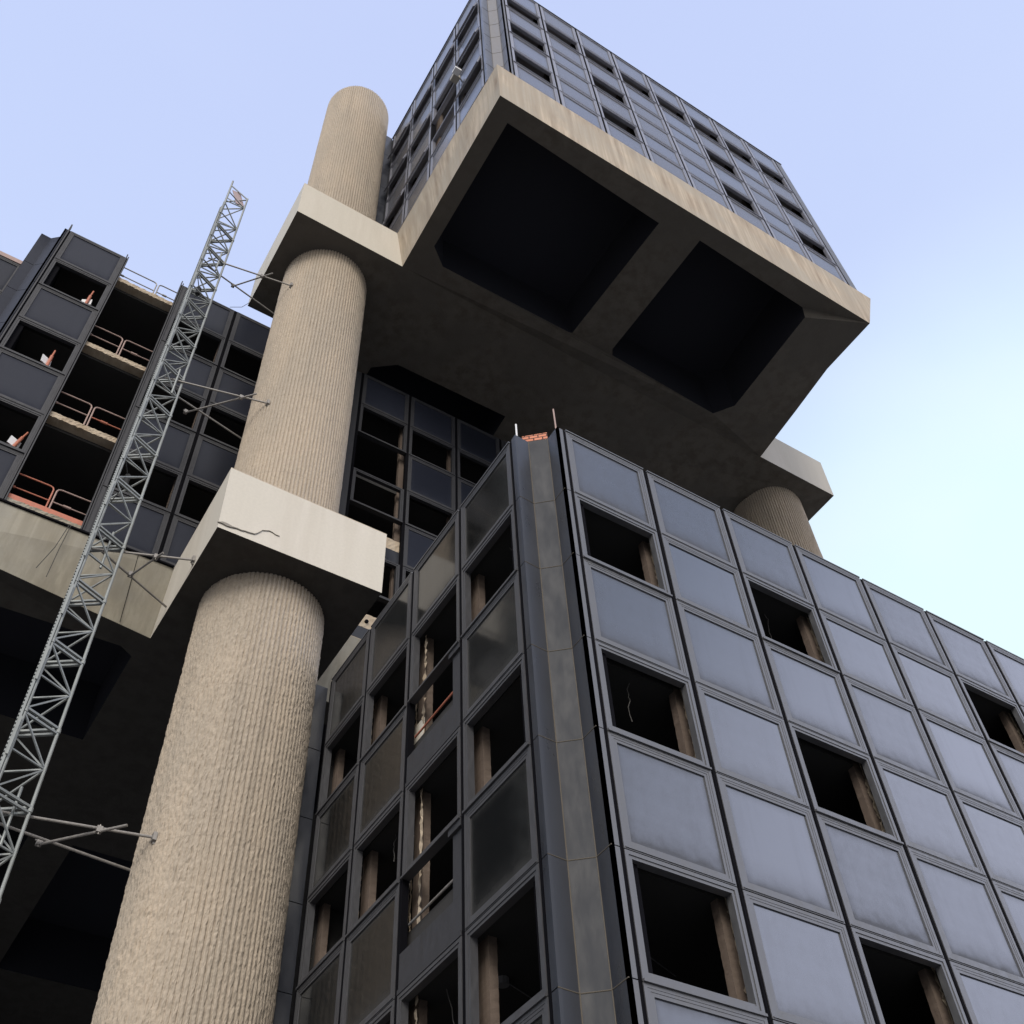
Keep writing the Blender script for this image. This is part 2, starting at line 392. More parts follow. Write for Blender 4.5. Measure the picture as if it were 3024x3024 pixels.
# ------------------------------------------------------------------ beam / soffit kit
def soffit_shell(parent, bottom, top, ztop, holes, zfun, hole_top, names, mats):
    """bottom: outline [(x,y)], top: matching outline at ztop. holes: list of outlines."""
    bm = bmesh.new()
    loops = [bottom]+holes
    flat = [Vector((x, y, 0)) for lp in loops for x, y in lp]
    tris = tessellate_polygon([[Vector((x, y, 0)) for x, y in lp] for lp in loops])
    vs = [bm.verts.new((v.x, v.y, zfun(v.x, v.y))) for v in flat]
    for t in tris:
        try: bm.faces.new([vs[i] for i in t])
        except ValueError: pass
    off = len(bottom)
    for lp in holes:
        k = len(lp); up = []
        cx = sum(p[0] for p in lp)/k; cy = sum(p[1] for p in lp)/k
        for i, (x, y) in enumerate(lp):
            pass
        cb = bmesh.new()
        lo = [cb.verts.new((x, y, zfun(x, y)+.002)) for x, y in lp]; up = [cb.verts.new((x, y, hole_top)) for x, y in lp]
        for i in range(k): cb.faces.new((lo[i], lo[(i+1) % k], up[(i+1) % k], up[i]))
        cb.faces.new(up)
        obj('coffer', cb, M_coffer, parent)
        off += k
    bmesh.ops.recalc_face_normals(bm, faces=bm.faces)
    obj(names[0], bm, mats[0], parent)
    # fascia runs: each run of neighbouring sides is one part
    nb_ = len(bottom); start = next(i for i in range(nb_) if mats_idx(i) != mats_idx(i-1))
    order = [(start+i) % nb_ for i in range(nb_)]; runs = []
    for i in order:
        if runs and mats_idx(runs[-1][-1]) == mats_idx(i): runs[-1].append(i)
        else: runs.append([i])
    for run in runs:
        tgt = bmesh.new(); lo = []; hi = []
        for i in run+[(run[-1]+1) % nb_]:
            a, A = bottom[i], top[i]
            lo.append(tgt.verts.new((a[0], a[1], zfun(*a)))); hi.append(tgt.verts.new((A[0], A[1], ztop)))
        for i in range(len(run)): tgt.faces.new((lo[i], lo[i+1], hi[i+1], hi[i]))
        c_ = mats_idx(run[0]); obj(names[2 if c_ else 1], tgt, mats[2 if c_ else 1], parent)
    bm = bmesh.new(); prism(bm, [(x, y) for x, y in top], ztop-.02, ztop-.004); obj('deck', bm, M_slab, parent)

# ================================================================== NEAR BLOCK (lower, right)
near = empty('office_block', (6.85, 9, -1.6), "near dark glass block filling the lower right, missing panes showing black rooms", 'building', 'stacked glass office blocks')
near.location = (0, 0, 0)
LV = [16.84, 14.98, 13.28, 11.43, 9.72, 7.87, 6.17, 4.30, 2.60, 0.9]
OPENF = {0, 2, 5, 7}
def dec_f(k, r):
    if r % 2 == 0: return 'solid'
    return 'open' if k in OPENF else 'solid'
def dec_f2(k, r):
    if r % 2 == 0: return 'solid'
    if k == 5: return 'open' if r == 1 else 'solid'
    return 'open' if k in OPENF else 'solid'
BW = 1.88
facade(near, 'F', 7.57, 9.0, 9, BW, LV, dec_f2, M_gl, M_fr)
def dec_l(k, r):
    if r % 2 == 1: return 'open'
    if k == 1 and r in (2, 4): return 'none'
    return 'solid'
facade(near, 'L', 9.71, 6.85, 4, BW, LV, dec_l, M_glL, M_frL)
corner(near, 6.85, 9.0, 1, LV)
# bay with the spandrels stripped out: only a torn lower sheet and a side strip remain
for zt in (13.28, 9.72):
    bm = bmesh.new(); y0, y1 = 9.71+BW+.05, 9.71+2*BW-.05
    box(bm, 6.86, 6.90, y0, y1, zt-1.85+.02, zt-1.85+.62)
    box(bm, 6.84, 6.93, y0, y1, zt-1.85+.0, zt-1.85+.07)
    box(bm, 6.90, 6.96, y0, y0+.30, zt-1.85+.62, zt-.12)
    box(bm, 6.85, 6.93, y0, y0+.36, zt-.12, zt+.03)
    obj('torn_panel', bm, M_frD, near)
    bm = bmesh.new(); tube(bm, (7.0, y0, zt-.72), (7.0, y1, zt-.72), .02); obj('cross_bar', bm, M_orange if zt > 12 else M_steel, near)
pillars(near, 'F', [7.57+BW*k for k in range(1, 9)], 9.0, -1.6, 16.3)
pillars(near, 'L', [9.71+BW*k for k in range(1, 5)], 6.85, -1.6, 16.3, .36, .13, .26)
# white plastered patch on one inner pillar
bm = bmesh.new(); box(bm, 7.085, 7.105, 9.71+2*BW-.19, 9.71+2*BW+.19, 12.1, 12.95); obj('plaster_patch', bm, M_cap, near)
for yy in (9.71+2*BW-.19, 9.71+2*BW+.19):
    bm = bmesh.new(); a_ = b_ = None; z = 5.0
    while z < 15:
        j = random.uniform(-.05, .05); wq = random.uniform(.01, .06)
        n1, n2 = bm.verts.new((7.10-random.uniform(0, .03), yy+j*.5-wq, z)), bm.verts.new((7.10-random.uniform(0, .03), yy+j*.5+wq, z))
        if a_: bm.faces.new((a_, b_, n2, n1))
        a_, b_ = n1, n2; z += random.uniform(.04, .12)
    obj('broken_render', bm, M_slab, near)
IN = [(7.05, 9.9), (7.75, 9.3), (24.3, 9.3), (24.3, 17.2), (7.05, 17.2)]
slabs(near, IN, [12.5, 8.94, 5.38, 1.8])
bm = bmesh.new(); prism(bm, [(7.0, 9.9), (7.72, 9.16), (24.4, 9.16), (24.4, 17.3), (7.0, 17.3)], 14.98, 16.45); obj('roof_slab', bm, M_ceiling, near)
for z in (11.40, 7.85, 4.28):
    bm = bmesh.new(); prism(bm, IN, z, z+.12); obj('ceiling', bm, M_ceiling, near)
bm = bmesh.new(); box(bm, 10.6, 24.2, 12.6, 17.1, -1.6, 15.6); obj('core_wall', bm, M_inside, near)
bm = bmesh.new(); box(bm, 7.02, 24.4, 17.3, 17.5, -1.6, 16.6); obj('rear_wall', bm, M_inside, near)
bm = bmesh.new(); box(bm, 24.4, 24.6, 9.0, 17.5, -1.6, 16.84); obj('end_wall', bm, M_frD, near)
bm = bmesh.new(); prism(bm, [(7.15, 9.95), (7.8, 9.25), (24.4, 9.25), (24.4, 17.2), (7.15, 17.2)], -1.6, .85); obj('plinth_wall', bm, M_fascia_low, near)
# top edge trim
bm = bmesh.new()
for k in range(9): box(bm, 7.57+BW*k+.045, 7.57+BW*(k+1)-.045, 8.985, 9.16, 16.842, 16.87)
for k in range(4): box(bm, 6.835, 7.0, 9.71+BW*k+.045, 9.71+BW*(k+1)-.045, 16.842, 16.87)
obj('coping', bm, M_fr, near)
# small facet that turns back towards the column
bm = bmesh.new()
for i in range(len(LV)-1): box(bm, 6.42, 6.84, 17.36, 17.42, LV[i+1]+.01, LV[i]-.01-(.0 if i else .1))
obj('return_cladding', bm, M_corner, near)
# ceiling conduit with junction boxes seen through the openings
for (x, y, z) in ((8.9, 10.7, 11.4), (8.7, 10.6, 7.85), (12.5, 10.5, 7.85), (7.9, 12.3, 7.85), (8.0, 11.0, 4.28)):
    bm = bmesh.new(); tube(bm, (x, y, z-.10), (x, y, z), .09, 12); tube(bm, (x, y, z-.02), (x+1.3, y+.5, z-.02), .008)
    obj('ceiling_lamp', bm, M_lampd, near)
for (x, y, z, l) in ((8.6, 9.5, 11.4, .7), (12.4, 9.6, 14.95, .5), (12.0, 9.55, 7.85, .8), (7.3, 10.6, 14.95, .9), (7.35, 12.9, 7.85, 1.0), (7.3, 14.6, 11.4, .6)):
    bm = bmesh.new(); px, py, pz = x, y, z; 
    for k in range(7):
        nx_, ny_, nz2 = px+random.uniform(-.05, .05), py+random.uniform(-.05, .05), pz-l/7
        tube(bm, (px, py, pz), (nx_, ny_, nz2), .008, 5); px, py, pz = nx_, ny_, nz2
    obj('loose_wire', bm, M_wire, near)
# brick infill and rods on top of the notched corner
bm = bmesh.new(); a = Vector((7.16, 9.70, 0)); bvec = Vector((7.56, 9.34, 0)); d = (bvec-a); 
prism(bm, [(-.05, 0), (.43, 0), (.43, .10), (-.05, .10)], 0, 0.54)
o = obj('brick_infill', bm, M_brick, near, (7.155, 9.665, 16.62)); o.rotation_euler = (0, 0, math.atan2(d.y, d.x))
bm = bmesh.new(); tube(bm, (6.93, 9.60, 16.6), (6.93, 9.60, 17.3), .018); obj('rod', bm, M_white, near)
bm = bmesh.new(); tube(bm, (7.50, 9.12, 16.6), (7.49, 9.12, 17.62), .016); obj('rod', bm, M_rust, near)

# ================================================================== UPPER BLOCK
upper = empty('office_block', (0, 0, 0), "topmost cantilevered glass block with open strip windows above a pale concrete edge beam", 'building', 'stacked glass office blocks')
LU = [50.1, 47.89, 46.24, 44.32, 42.67, 40.75, 39.10, 37.36]
def dec_u(k, r):
    if r % 2 == 0: return 'solid'
    if r == 1: return 'open'
    return 'open' if k in OPENF else 'blind'
facade(upper, 'F', 7.57, 9.0, 8, BW, LU, dec_u, M_glU, M_frU)
def dec_ul(k, r):
    if r % 2 == 0: return 'none' if (k == 1 and r == 4) else 'solid'
    if k == 1 and r >= 3: return 'open'
    return 'sash'
facade(upper, 'L', 9.71, 6.85, 4, BW, LU, dec_ul, M_glU, M_frU)
corner(upper, 6.85, 9.0, 1, LU, M_cornU, M_cornUm)
xe = 7.57+8*BW
bm = bmesh.new()
for i in range(len(LU)-1):
    box(bm, xe+.05, xe+.42, 9.0, 9.05, LU[i+1]+.01, LU[i]-.01)
    box(bm, xe+.37, xe+.42, 9.052, 26.0, LU[i+1]+.01, LU[i]-.01)
obj('end_cladding', bm, M_fr, upper)
bm = bmesh.new()
for i in range(len(LU)-1): box(bm, 6.42, 6.84, 17.30, 17.36, LU[i+1]+.01, LU[i]-.01)
obj('return_cladding', bm, M_corner, upper)
IU = [(7.05, 9.9), (7.75, 9.3), (22.8, 9.3), (22.8, 26), (7.05, 26)]
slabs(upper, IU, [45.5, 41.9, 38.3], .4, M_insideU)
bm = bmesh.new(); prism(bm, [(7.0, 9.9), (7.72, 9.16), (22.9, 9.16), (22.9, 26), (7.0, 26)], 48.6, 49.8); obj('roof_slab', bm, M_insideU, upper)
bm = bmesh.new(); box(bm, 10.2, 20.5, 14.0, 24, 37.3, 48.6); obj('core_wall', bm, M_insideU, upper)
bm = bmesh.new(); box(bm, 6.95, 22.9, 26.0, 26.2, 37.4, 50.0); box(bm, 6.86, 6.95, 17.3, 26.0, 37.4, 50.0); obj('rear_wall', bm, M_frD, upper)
pillars(upper, 'F', [7.57+BW*k for k in range(1, 9)], 9.0, 37.3, 49.5)
pillars(upper, 'L', [9.71+BW*k for k in range(1, 5)], 6.85, 37.3, 49.5, .36, .13, .26)
bm = bmesh.new(); box(bm, 7.47, xe+.44, 8.97, 9.2, 50.102, 50.16); box(bm, 6.82, 7.05, 9.6, 17.3, 50.102, 50.16); obj('coping', bm, M_frL, upper)

def zb_up(x, y): return (-.42 if (20 < x < 22.2 and 9.5 < y < 26) else 0) + 34.45 + .62*min(1, max(0, (y-9)/6.86))*(1 if y < 17.9 else max(0, 1-(y-19.9)/6.9 if y > 19.9 else 1))
bot = [(6.90, 9.0), (14.6, 9.0), (22.45, 9.0), (22.55, 11.3), (22.90, 13.4), (23.28, 15.86), (27.2, 15.86), (27.2, 19.95), (23.3, 19.95), (22.5, 26.8), (6.9, 26.8), (7.17, 19.95), (3.23, 19.95), (3.23, 15.86), (7.17, 15.86), (7.03, 12.5)]
top = [(6.87, 8.96), (14.6, 8.96), (23.62, 8.96), (23.62, 11.3), (23.5, 13.4), (23.5, 15.84), (27.25, 15.84), (27.25, 19.97), (23.5, 19.97), (23.5, 26.85), (6.82, 26.85), (6.82, 19.97), (3.22, 19.97), (3.22, 15.84), (6.87, 15.84), (6.83, 12.5)]
capset = {5, 6, 7, 11, 12, 13}
def mats_idx(i): return i in capset
holes = [[(7.55, 9.62), (13.66, 9.86), (13.66, 15.0), (13.50, 15.04), (8.35, 15.12), (7.72, 14.6)],
         [(15.22, 9.64), (19.95, 9.78), (20.06, 9.92), (20.50, 14.25), (20.05, 14.98), (15.45, 15.02), (15.3, 14.8)],
         [(8.1, 20.0), (8.9, 19.4), (13.5, 19.35), (13.7, 25.6), (8.0, 25.6)],
         [(15.4, 19.4), (20.4, 19.5), (20.5, 25.6), (15.4, 25.6)]]
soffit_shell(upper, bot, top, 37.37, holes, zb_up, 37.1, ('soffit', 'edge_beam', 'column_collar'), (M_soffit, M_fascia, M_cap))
# chamfered soffit lip running along the right-hand edge beam
# ================================================================== MIDDLE BLOCK
mid = empty('office_block', (0, 0, 0), "set back dark block behind the column with one bay stripped to bare floor slabs", 'building', 'stacked glass office blocks')
LM = [33.45, 31.54, 29.88, 27.92, 26.24, 24.30, 22.60, 20.76]
def dec_m(k, r):
    if k == 1: return 'none'
    return 'solid' if r % 2 == 0 else 'open'
facade(mid, 'F', -2.81, 19.4, 4, BW, LM, dec_m, M_glD, M_frD)
def dec_c(k, r):
    if k == 0: return 'solid' if r in (0,) else ('none' if r in (2, 4, 6) else 'open')
    return 'solid' if r % 2 == 0 else 'open'
facade(mid, 'F', 7.60, 19.4, 5, BW, LM, dec_c, M_glD, M_frD)
corner(mid, -3.52, 19.4, -1 if False else 1, LM) if False else None
# left notched corner (mirror image of the near one)
def corner_m():
    pr = [(-3.52, 20.07), (-3.52, 19.94), (-3.22, 19.955), (-2.945, 19.715), (-2.945, 19.4), (-2.86, 19.4)]
    bm = bmesh.new()
    for i in range(5):
        a, b = Vector(pr[i]), Vector(pr[i+1]); d = (b-a).normalized(); nn = Vector((-d.y, d.x))*.05
        if nn.x+nn.y < 0: nn = -nn
        for r in range(len(LM)-1):
            z1, z0 = LM[r]-.01, LM[r+1]+.01
            q = [a, b, b+nn, a+nn]; lo = [bm.verts.new((v.x, v.y, z0)) for v in q]; hi = [bm.verts.new((v.x, v.y, z1)) for v in q]
            bm.faces.new(lo); bm.faces.new(hi)
            for j in range(4): bm.faces.new((lo[j], lo[(j+1) % 4], hi[(j+1) % 4], hi[j]))
    box(bm, -3.52, -3.46, 20.07, 21.2, 20.76, 33.4)
    obj('corner_cladding', bm, M_glD, mid)
    bm = bmesh.new(); prism(bm, [(-3.44, 20.05), (-3.2, 20.05), (-2.85, 19.8), (-2.82, 19.52), (-2.5, 19.52), (-2.5, 21), (-3.44, 21)], 20.76, 33.0); obj('corner_backing', bm, M_black, mid)  # black backing added behind the notch to stop light passing
corner_m()
bm = bmesh.new(); box(bm, 4.76, 7.55, 19.41, 19.5, 20.76, 33.4); obj('infill_wall', bm, M_frD, mid)
# floors: rough broken slab edges in the stripped bay
def rough_slab(x0, x1, yf, yb, z0, z1, name, m_, parent, dx=.05, j=.014):
    bm = bmesh.new(); nx = max(2, int((x1-x0)/dx)); nz_ = 5
    G = [[bm.verts.new((x0+(x1-x0)*i/nx, yf+random.uniform(-j, j), z0+(z1-z0)*k/nz_+(random.uniform(-j, j) if k in (0,) else random.uniform(-j, j)*.3))) for k in range(nz_+1)] for i in range(nx+1)]
    for i in range(nx):
        for k in range(nz_): bm.faces.new((G[i][k], G[i+1][k], G[i+1][k+1], G[i][k+1]))
    B0 = [bm.verts.new((x0+(x1-x0)*i/nx, yb, z0)) for i in range(nx+1)]; B1 = [bm.verts.new((x0+(x1-x0)*i/nx, yb, z1)) for i in range(nx+1)]
    for i in range(nx):
        bm.faces.new((G[i][0], B0[i], B0[i+1], G[i+1][0])); bm.faces.new((G[i][nz_], G[i+1][nz_], B1[i+1], B1[i]))
    return obj(name, bm, m_, parent)
for z in (32.28, 28.30, 24.68): rough_slab(-.90, .92, 19.47, 19.75, z-.20, z, 'broken_slab_edge', M_slab, mid)
rough_slab(-.90, .92, 19.44, 19.75, 20.74, 20.98, 'broken_slab_edge', M_fascia_low, mid)
for za, zb in ((24.95, 25.42), (21.36, 21.90)): rough_slab(7.0, 9.43, 19.52, 19.75, za, zb, 'broken_slab_edge', M_slab, mid, .08, .012)
for za, zb in ((24.37, 24.93), (20.80, 21.34)):
    bm = bmesh.new(); box(bm, 7.0, 9.43, 19.50, 19.56, za, zb); obj('slab_band', bm, M_corner, mid)
bm = bmesh.new(); tube(bm, (8.57, 19.47, 21.60), (8.57, 19.54, 21.60), .055, 12); obj('bolt_hole', bm, M_black, mid)
IM = [(-3.3, 20.2), (-2.7, 19.75), (17.0, 19.75), (17.0, 34), (-3.3, 34)]
slabs(mid, IM, [32.26, 28.29, 24.67], .3)
bm = bmesh.new(); prism(bm, IM, 20.75, 20.95); obj('floor_slab', bm, M_inside, mid)
bm = bmesh.new(); box(bm, -3.2, 17, 24.5, 34, 20.9, 32); obj('core_wall', bm, M_inside, mid)
pillars(mid, 'F', [-2.81+BW*3, -2.81+BW*4]+[7.6+BW*k for k in range(1, 5)], 19.4, 20.8, 32)
bm = bmesh.new(); box(bm, 17.0, 17.2, 19.4, 34, 20.8, 33.4); obj('end_wall', bm, M_frD, mid)
# stripped-bay side posts run a little above the panels
bm = bmesh.new()
for x in (-.93, .93): box(bm, x-.045, x-.012, 19.36, 19.52, 20.78, 33.62); box(bm, x+.012, x+.045, 19.36, 19.52, 20.78, 33.5)
box(bm, -2.84, -2.80, 19.34, 19.5, 20.8, 33.75)
box(bm, .98, 1.09, 19.39, 19.5, 20.8, 33.4)
obj('facade_post', bm, M_frD, mid)
# beam ring with the lower collar
def zb_mid(x, y):
    if x < 3.2 and y < 20.5: return 18.65+(3.26-x)*.062
    return 18.65
bot = [(-3.6, 19.4), (3.26, 19.81), (3.30, 15.87), (7.28, 15.85), (7.30, 19.8), (17.3, 19.8), (17.3, 44), (-3.6, 44)]
top = [(-3.6, 19.38), (3.26, 19.40), (3.26, 15.84), (7.30, 15.84), (7.30, 19.38), (17.3, 19.38), (17.3, 44), (-3.6, 44)]
capset = {1, 2, 3}
holes = [[(-2.8, 20.6), (2.75, 20.42), (3.09, 20.6), (3.08, 24.1), (-2.8, 24.2)], [(7.7, 20.6), (16.5, 20.6), (16.5, 24.1), (7.7, 24.1)], [(-2.8, 28.6), (3.1, 28.6), (3.1, 36), (-2.8, 36)], [(4.3, 28.6), (10.5, 28.6), (10.5, 36), (4.3, 36)]]
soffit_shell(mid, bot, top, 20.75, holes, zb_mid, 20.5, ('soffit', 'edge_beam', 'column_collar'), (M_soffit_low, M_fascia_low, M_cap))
# crack and spall on the collar front
def wallpoly(pts, y=15.838):
    bm = bmesh.new(); a = [bm.verts.new((x, y, z)) for x, z in pts]; b_ = [bm.verts.new((x, y+.03, z)) for x, z in pts]
    bm.faces.new(a)
    for i in range(len(pts)): bm.faces.new((a[i], a[(i+1) % len(pts)], b_[(i+1) % len(pts)], b_[i]))
    return bm
spall = [(3.27, 18.775), (3.30, 18.80), (3.377, 18.845), (3.48, 18.85), (3.60, 18.825), (3.66, 18.80), (3.56, 18.775), (3.47, 18.765), (3.40, 18.785), (3.33, 18.785)]
obj('spalled_edge', wallpoly(spall), M_crack, mid)
line = [(3.62, 18.81, .012), (3.72, 18.825, .010), (3.82, 18.82, .009), (3.90, 18.845, .008), (3.967, 18.845, .010), (4.05, 18.86, .009), (4.12, 18.875, .009), (4.17, 18.93, .008), (4.22, 19.0, .007), (4.27, 19.09, .006), (4.34, 19.12, .006), (4.42, 19.165, .005), (4.50, 19.16, .004), (4.58, 19.125, .003), (4.68, 19.125, .002)]
up_ = [(x, z+w_) for x, z, w_ in line]; dn_ = [(x+.003, z-w_) for x, z, w_ in line]
obj('crack', wallpoly(up_+dn_[::-1]), M_crack, mid)
bm = bmesh.new(); box(bm, -3.6, 3.24, 19.34, 19.40, 20.70, 20.755); obj('black_strip', bm, M_black, mid)  # thin black strip along the top of the left beam
# construction joint and damp line in the left beam
bm = bmesh.new(); bar(bm, (2.35, 19.375, 20.7), (2.48, 19.72, 18.72), .012, .012); obj('joint_line', bm, M_black, mid)
# core and rear walls standing on the ground beneath the middle block
core = empty('stair_core', (0, 0, 0), "dark concrete walls in deep shade under the set back block, left of the column", 'wall')
bm = bmesh.new(); box(bm, -14, 22, 44, 44.4, -1.6, 18.6); box(bm, -4, 3.2, 36, 43.9, -1.6, 18.6); obj('core_wall', bm, M_inside, core)
bm = bmesh.new(); box(bm, -14, -4.1, 30, 43.9, -1.6, 20); obj('shaft_wall', bm, M_inside, core)

# ------------------------------------------------------------------ office wing at the far left
wing = empty('office_wing', (0, 0, 0), "dark wing with a red roof edge at the far left, behind the stripped block", 'building')
facade(wing, 'F', -3.6-5*BW, 21.2, 5, BW, [33.2, 31.3, 29.6, 27.7, 26.0, 24.1, 22.4, 20.6], lambda k, r: 'solid' if r % 2 == 0 else 'open', M_glD, M_frD)
bm = bmesh.new(); box(bm, -13, -3.55, 21.18, 21.5, 33.21, 33.42); obj('roof_edge', bm, M_rust, wing)
bm = bmesh.new(); box(bm, -13, -3.6, 22.4, 34, 18, 33.1); obj('core_wall', bm, M_inside, wing)

# ------------------------------------------------------------------ round ribbed columns
def ribbed(name, cx, cy, r, z0, z1, zfine, label, dz_f=.07, dz_c=.22, group='round ribbed concrete columns'):
    nr = 90; prof = [(0.0, .002), (.14, -.026), (.30, -.027), (.42, .002), (.60, .010), (.82, .009)]
    zs = []; z = z0
    while z < z1: zs.append(z); z += dz_f if zfine[0] < z < zfine[1] else dz_c
    zs.append(z1); nz_ = len(zs); na = nr*len(prof)
    th = np.array([(k+p[0])/nr*2*math.pi for k in range(nr) for p in prof]); dr = np.array([p[1] for k in range(nr) for p in prof])
    Z = np.array(zs)[:, None]; jit = rng.normal(0, 1, (nz_, na))*np.where(dr >= 0, .0050, .003)[None, :]
    # hammered side (facing the mast) loses its ribs, the other side keeps them crisp
    deg = np.degrees(th) % 360; ham = 1/(1+np.exp((deg-244)/9)); ham = ham*(deg > 120)
    lowz = 1/(1+np.exp((Z-19.5)/.4)); lumps = rng.normal(0, 1, (nz_, na)); lumps = (lumps+np.roll(lumps, 1, 0)+np.roll(lumps, 1, 1)+np.roll(lumps, (1, 1), (0, 1)))/2
    H = ham[None, :]*(.25+.65*lowz)
    base = dr[None, :]*(1-.85*H)
    chip = (rng.random((nz_, nr)) < .10).astype(float); chip = np.repeat(chip, len(prof), 1)*np.where(dr >= 0, -.008, 0)[None, :]
    pits = lumps*(.0030+.0050*H)*(.5+.5*lowz)
    jit = jit*.5+pits
    wj = rng.normal(0, .0010, (nz_, na))
    Rr = r+base+jit+chip*lowz
    X = cx+Rr*np.cos(th[None, :]+wj); Y = cy+Rr*np.sin(th[None, :]+wj); ZZ = np.repeat(Z, na, 1)
    v = np.stack([X, Y, ZZ], -1).reshape(-1, 3)
    i = np.arange(nz_-1)[:, None]*na; j = np.arange(na)[None, :]; jn = (j+1) % na
    q = np.stack([i+j, i+jn, i+na+jn, i+na+j], -1).reshape(-1, 4)
    me = bpy.data.meshes.new(name); me.from_pydata(v.tolist(), [], q.tolist()+[list(range((nz_-1)*na, nz_*na))]); me.materials.append(M_col)
    o = bpy.data.objects.new(name, me); COL.objects.link(o)
    return tag(o, label, 'column', group)
ribbed('round_column', 5.24, 17.93, 1.433, -1.6, 52.15, (4.0, 20.0), "tall beige ribbed column passing through both collars, beside the lattice mast", .06, .16)
ribbed('round_column', 25.4, 17.98, 1.433, -1.6, 44.0, (0, 0), "beige ribbed column glimpsed behind the near block under the right collar", .2, .25)

# ------------------------------------------------------------------ lattice mast
mast = empty('lattice_mast', (1.36, 17.76, -1.6), "galvanised triangular lattice mast with toothed rack, rising left of the column", 'mast')
MO = Vector((1.36, 17.76, -1.6))
Rp, Fp, Bp = [Vector(p)-Vector((1.36, 17.76)) for p in ((1.80, 17.71), (1.11, 17.40), (1.15, 18.14))]
PIT = 1.743; ZT = 36.37
def V3(p, z): return Vector((p.x, p.y, z))
bm = bmesh.new()
for p, r in ((Rp, .033), (Fp, .036), (Bp, .033)): tube(bm, V3(p, 0), V3(p, PIT), r, 10)
for p in (Rp, Fp, Bp): tube(bm, V3(p, -.045), V3(p, .045), .046, 10)
mR, mF, mB = V3(Rp, PIT/2), V3(Fp, PIT/2), V3(Bp, PIT/2)
def ang(a, b, w_=.045):
    bar(bm, a, b, w_, .008); 
for z in (-.055, .055):
    for a, b in ((Rp, Fp), (Rp, Bp), (Fp, Bp)):
        bar(bm, V3(a, z), V3(b, z), .05, .045)
for a, b in ((mR, mB), (mR, mF), (mF, mB)): bar(bm, a, b, .035, .03)
for zj in (0.06, PIT-.06):
    for q in (Fp, Bp):
        bar(bm, mR, V3(q, zj), .034, .030)
    bar(bm, mF, V3(Bp, zj), .034, .030)
me_sec = bpy.data.meshes.new('mast_section'); bmesh.ops.recalc_face_normals(bm, faces=bm.faces); bm.to_mesh(me_sec); bm.free(); me_sec.materials.append(M_galv)
nsec = 22
for k in range(nsec):
    zb = ZT-PIT*(k+1)
    if zb < -1.7: break
    inst('mast_section', me_sec, mast, (0, 0, zb-MO.z))
# toothed rack on the front left chord
bm = bmesh.new(); z0, z1 = -1.6, 35.8
rk = Fp+Vector((-.045, -.03))
box(bm, rk.x-.03, rk.x+.012, rk.y-.035, rk.y+.035, 0, z1-z0)
z = 0
while z < z1-z0-.06:
    box(bm, rk.x-.05, rk.x-.03, rk.y-.03, rk.y+.03, z, z+.045); z += .09
z = 0
while z < z1-z0-.3:
    box(bm, rk.x-.012, rk.x+.028, rk.y-.062, rk.y-.035, z+.30, z+1.15); z += PIT
obj('toothed_rack', bm, M_galv, mast)
# open top section
bm = bmesh.new(); zt = ZT-MO.z
tube(bm, V3(Rp, zt), V3(Rp, 38.05-MO.z), .032); tube(bm, V3(Bp, zt), V3(Bp, 39.75-MO.z), .033); tube(bm, V3(Fp, zt), V3(Fp, 37.3-MO.z), .033)
tube(bm, V3(Rp, 38.0-MO.z), V3(Bp, 39.35-MO.z), .026); bar(bm, V3(Rp, 37.95-MO.z), V3(Bp, 37.9-MO.z), .04, .03); bar(bm, V3(Rp, zt+.85), V3(Bp, zt+.9), .035, .03)
bar(bm, V3(Rp, zt+.85), V3(Fp, zt+.1), .03, .03); bar(bm, V3(Rp, zt+.85), V3(Bp, zt+.1), .03, .03); bar(bm, V3(Rp, zt+.85), V3(Bp, zt+1.9), .03, .03); bar(bm, V3(Rp, zt+.85), V3(Fp, zt+.85), .03, .03)
obj('top_frame', bm, M_galv, mast)
bm = bmesh.new(); bar(bm, V3(Rp*.35+Bp*.65, 38.75-MO.z), V3(Rp*.75+Bp*.25, 37.55-MO.z), .30, .02, (0, 1, 0)); obj('marker_plate', bm, M_pink, mast)
for zc in (30.5, 21.0):
    bm = bmesh.new(); c = (Rp+Fp+Bp)/3
    tube(bm, V3(c, zc-MO.z), V3(c, zc+.35-MO.z), .07, 10); tube(bm, V3(c, zc+.1-MO.z), V3(Rp, zc-.25-MO.z), .012); tube(bm, V3(c, zc+.3-MO.z), V3(Fp, zc+.55-MO.z), .014); tube(bm, V3(c, zc-MO.z), V3(Bp, zc-.7-MO.z), .012)
    obj('limit_switch', bm, M_cable, mast)

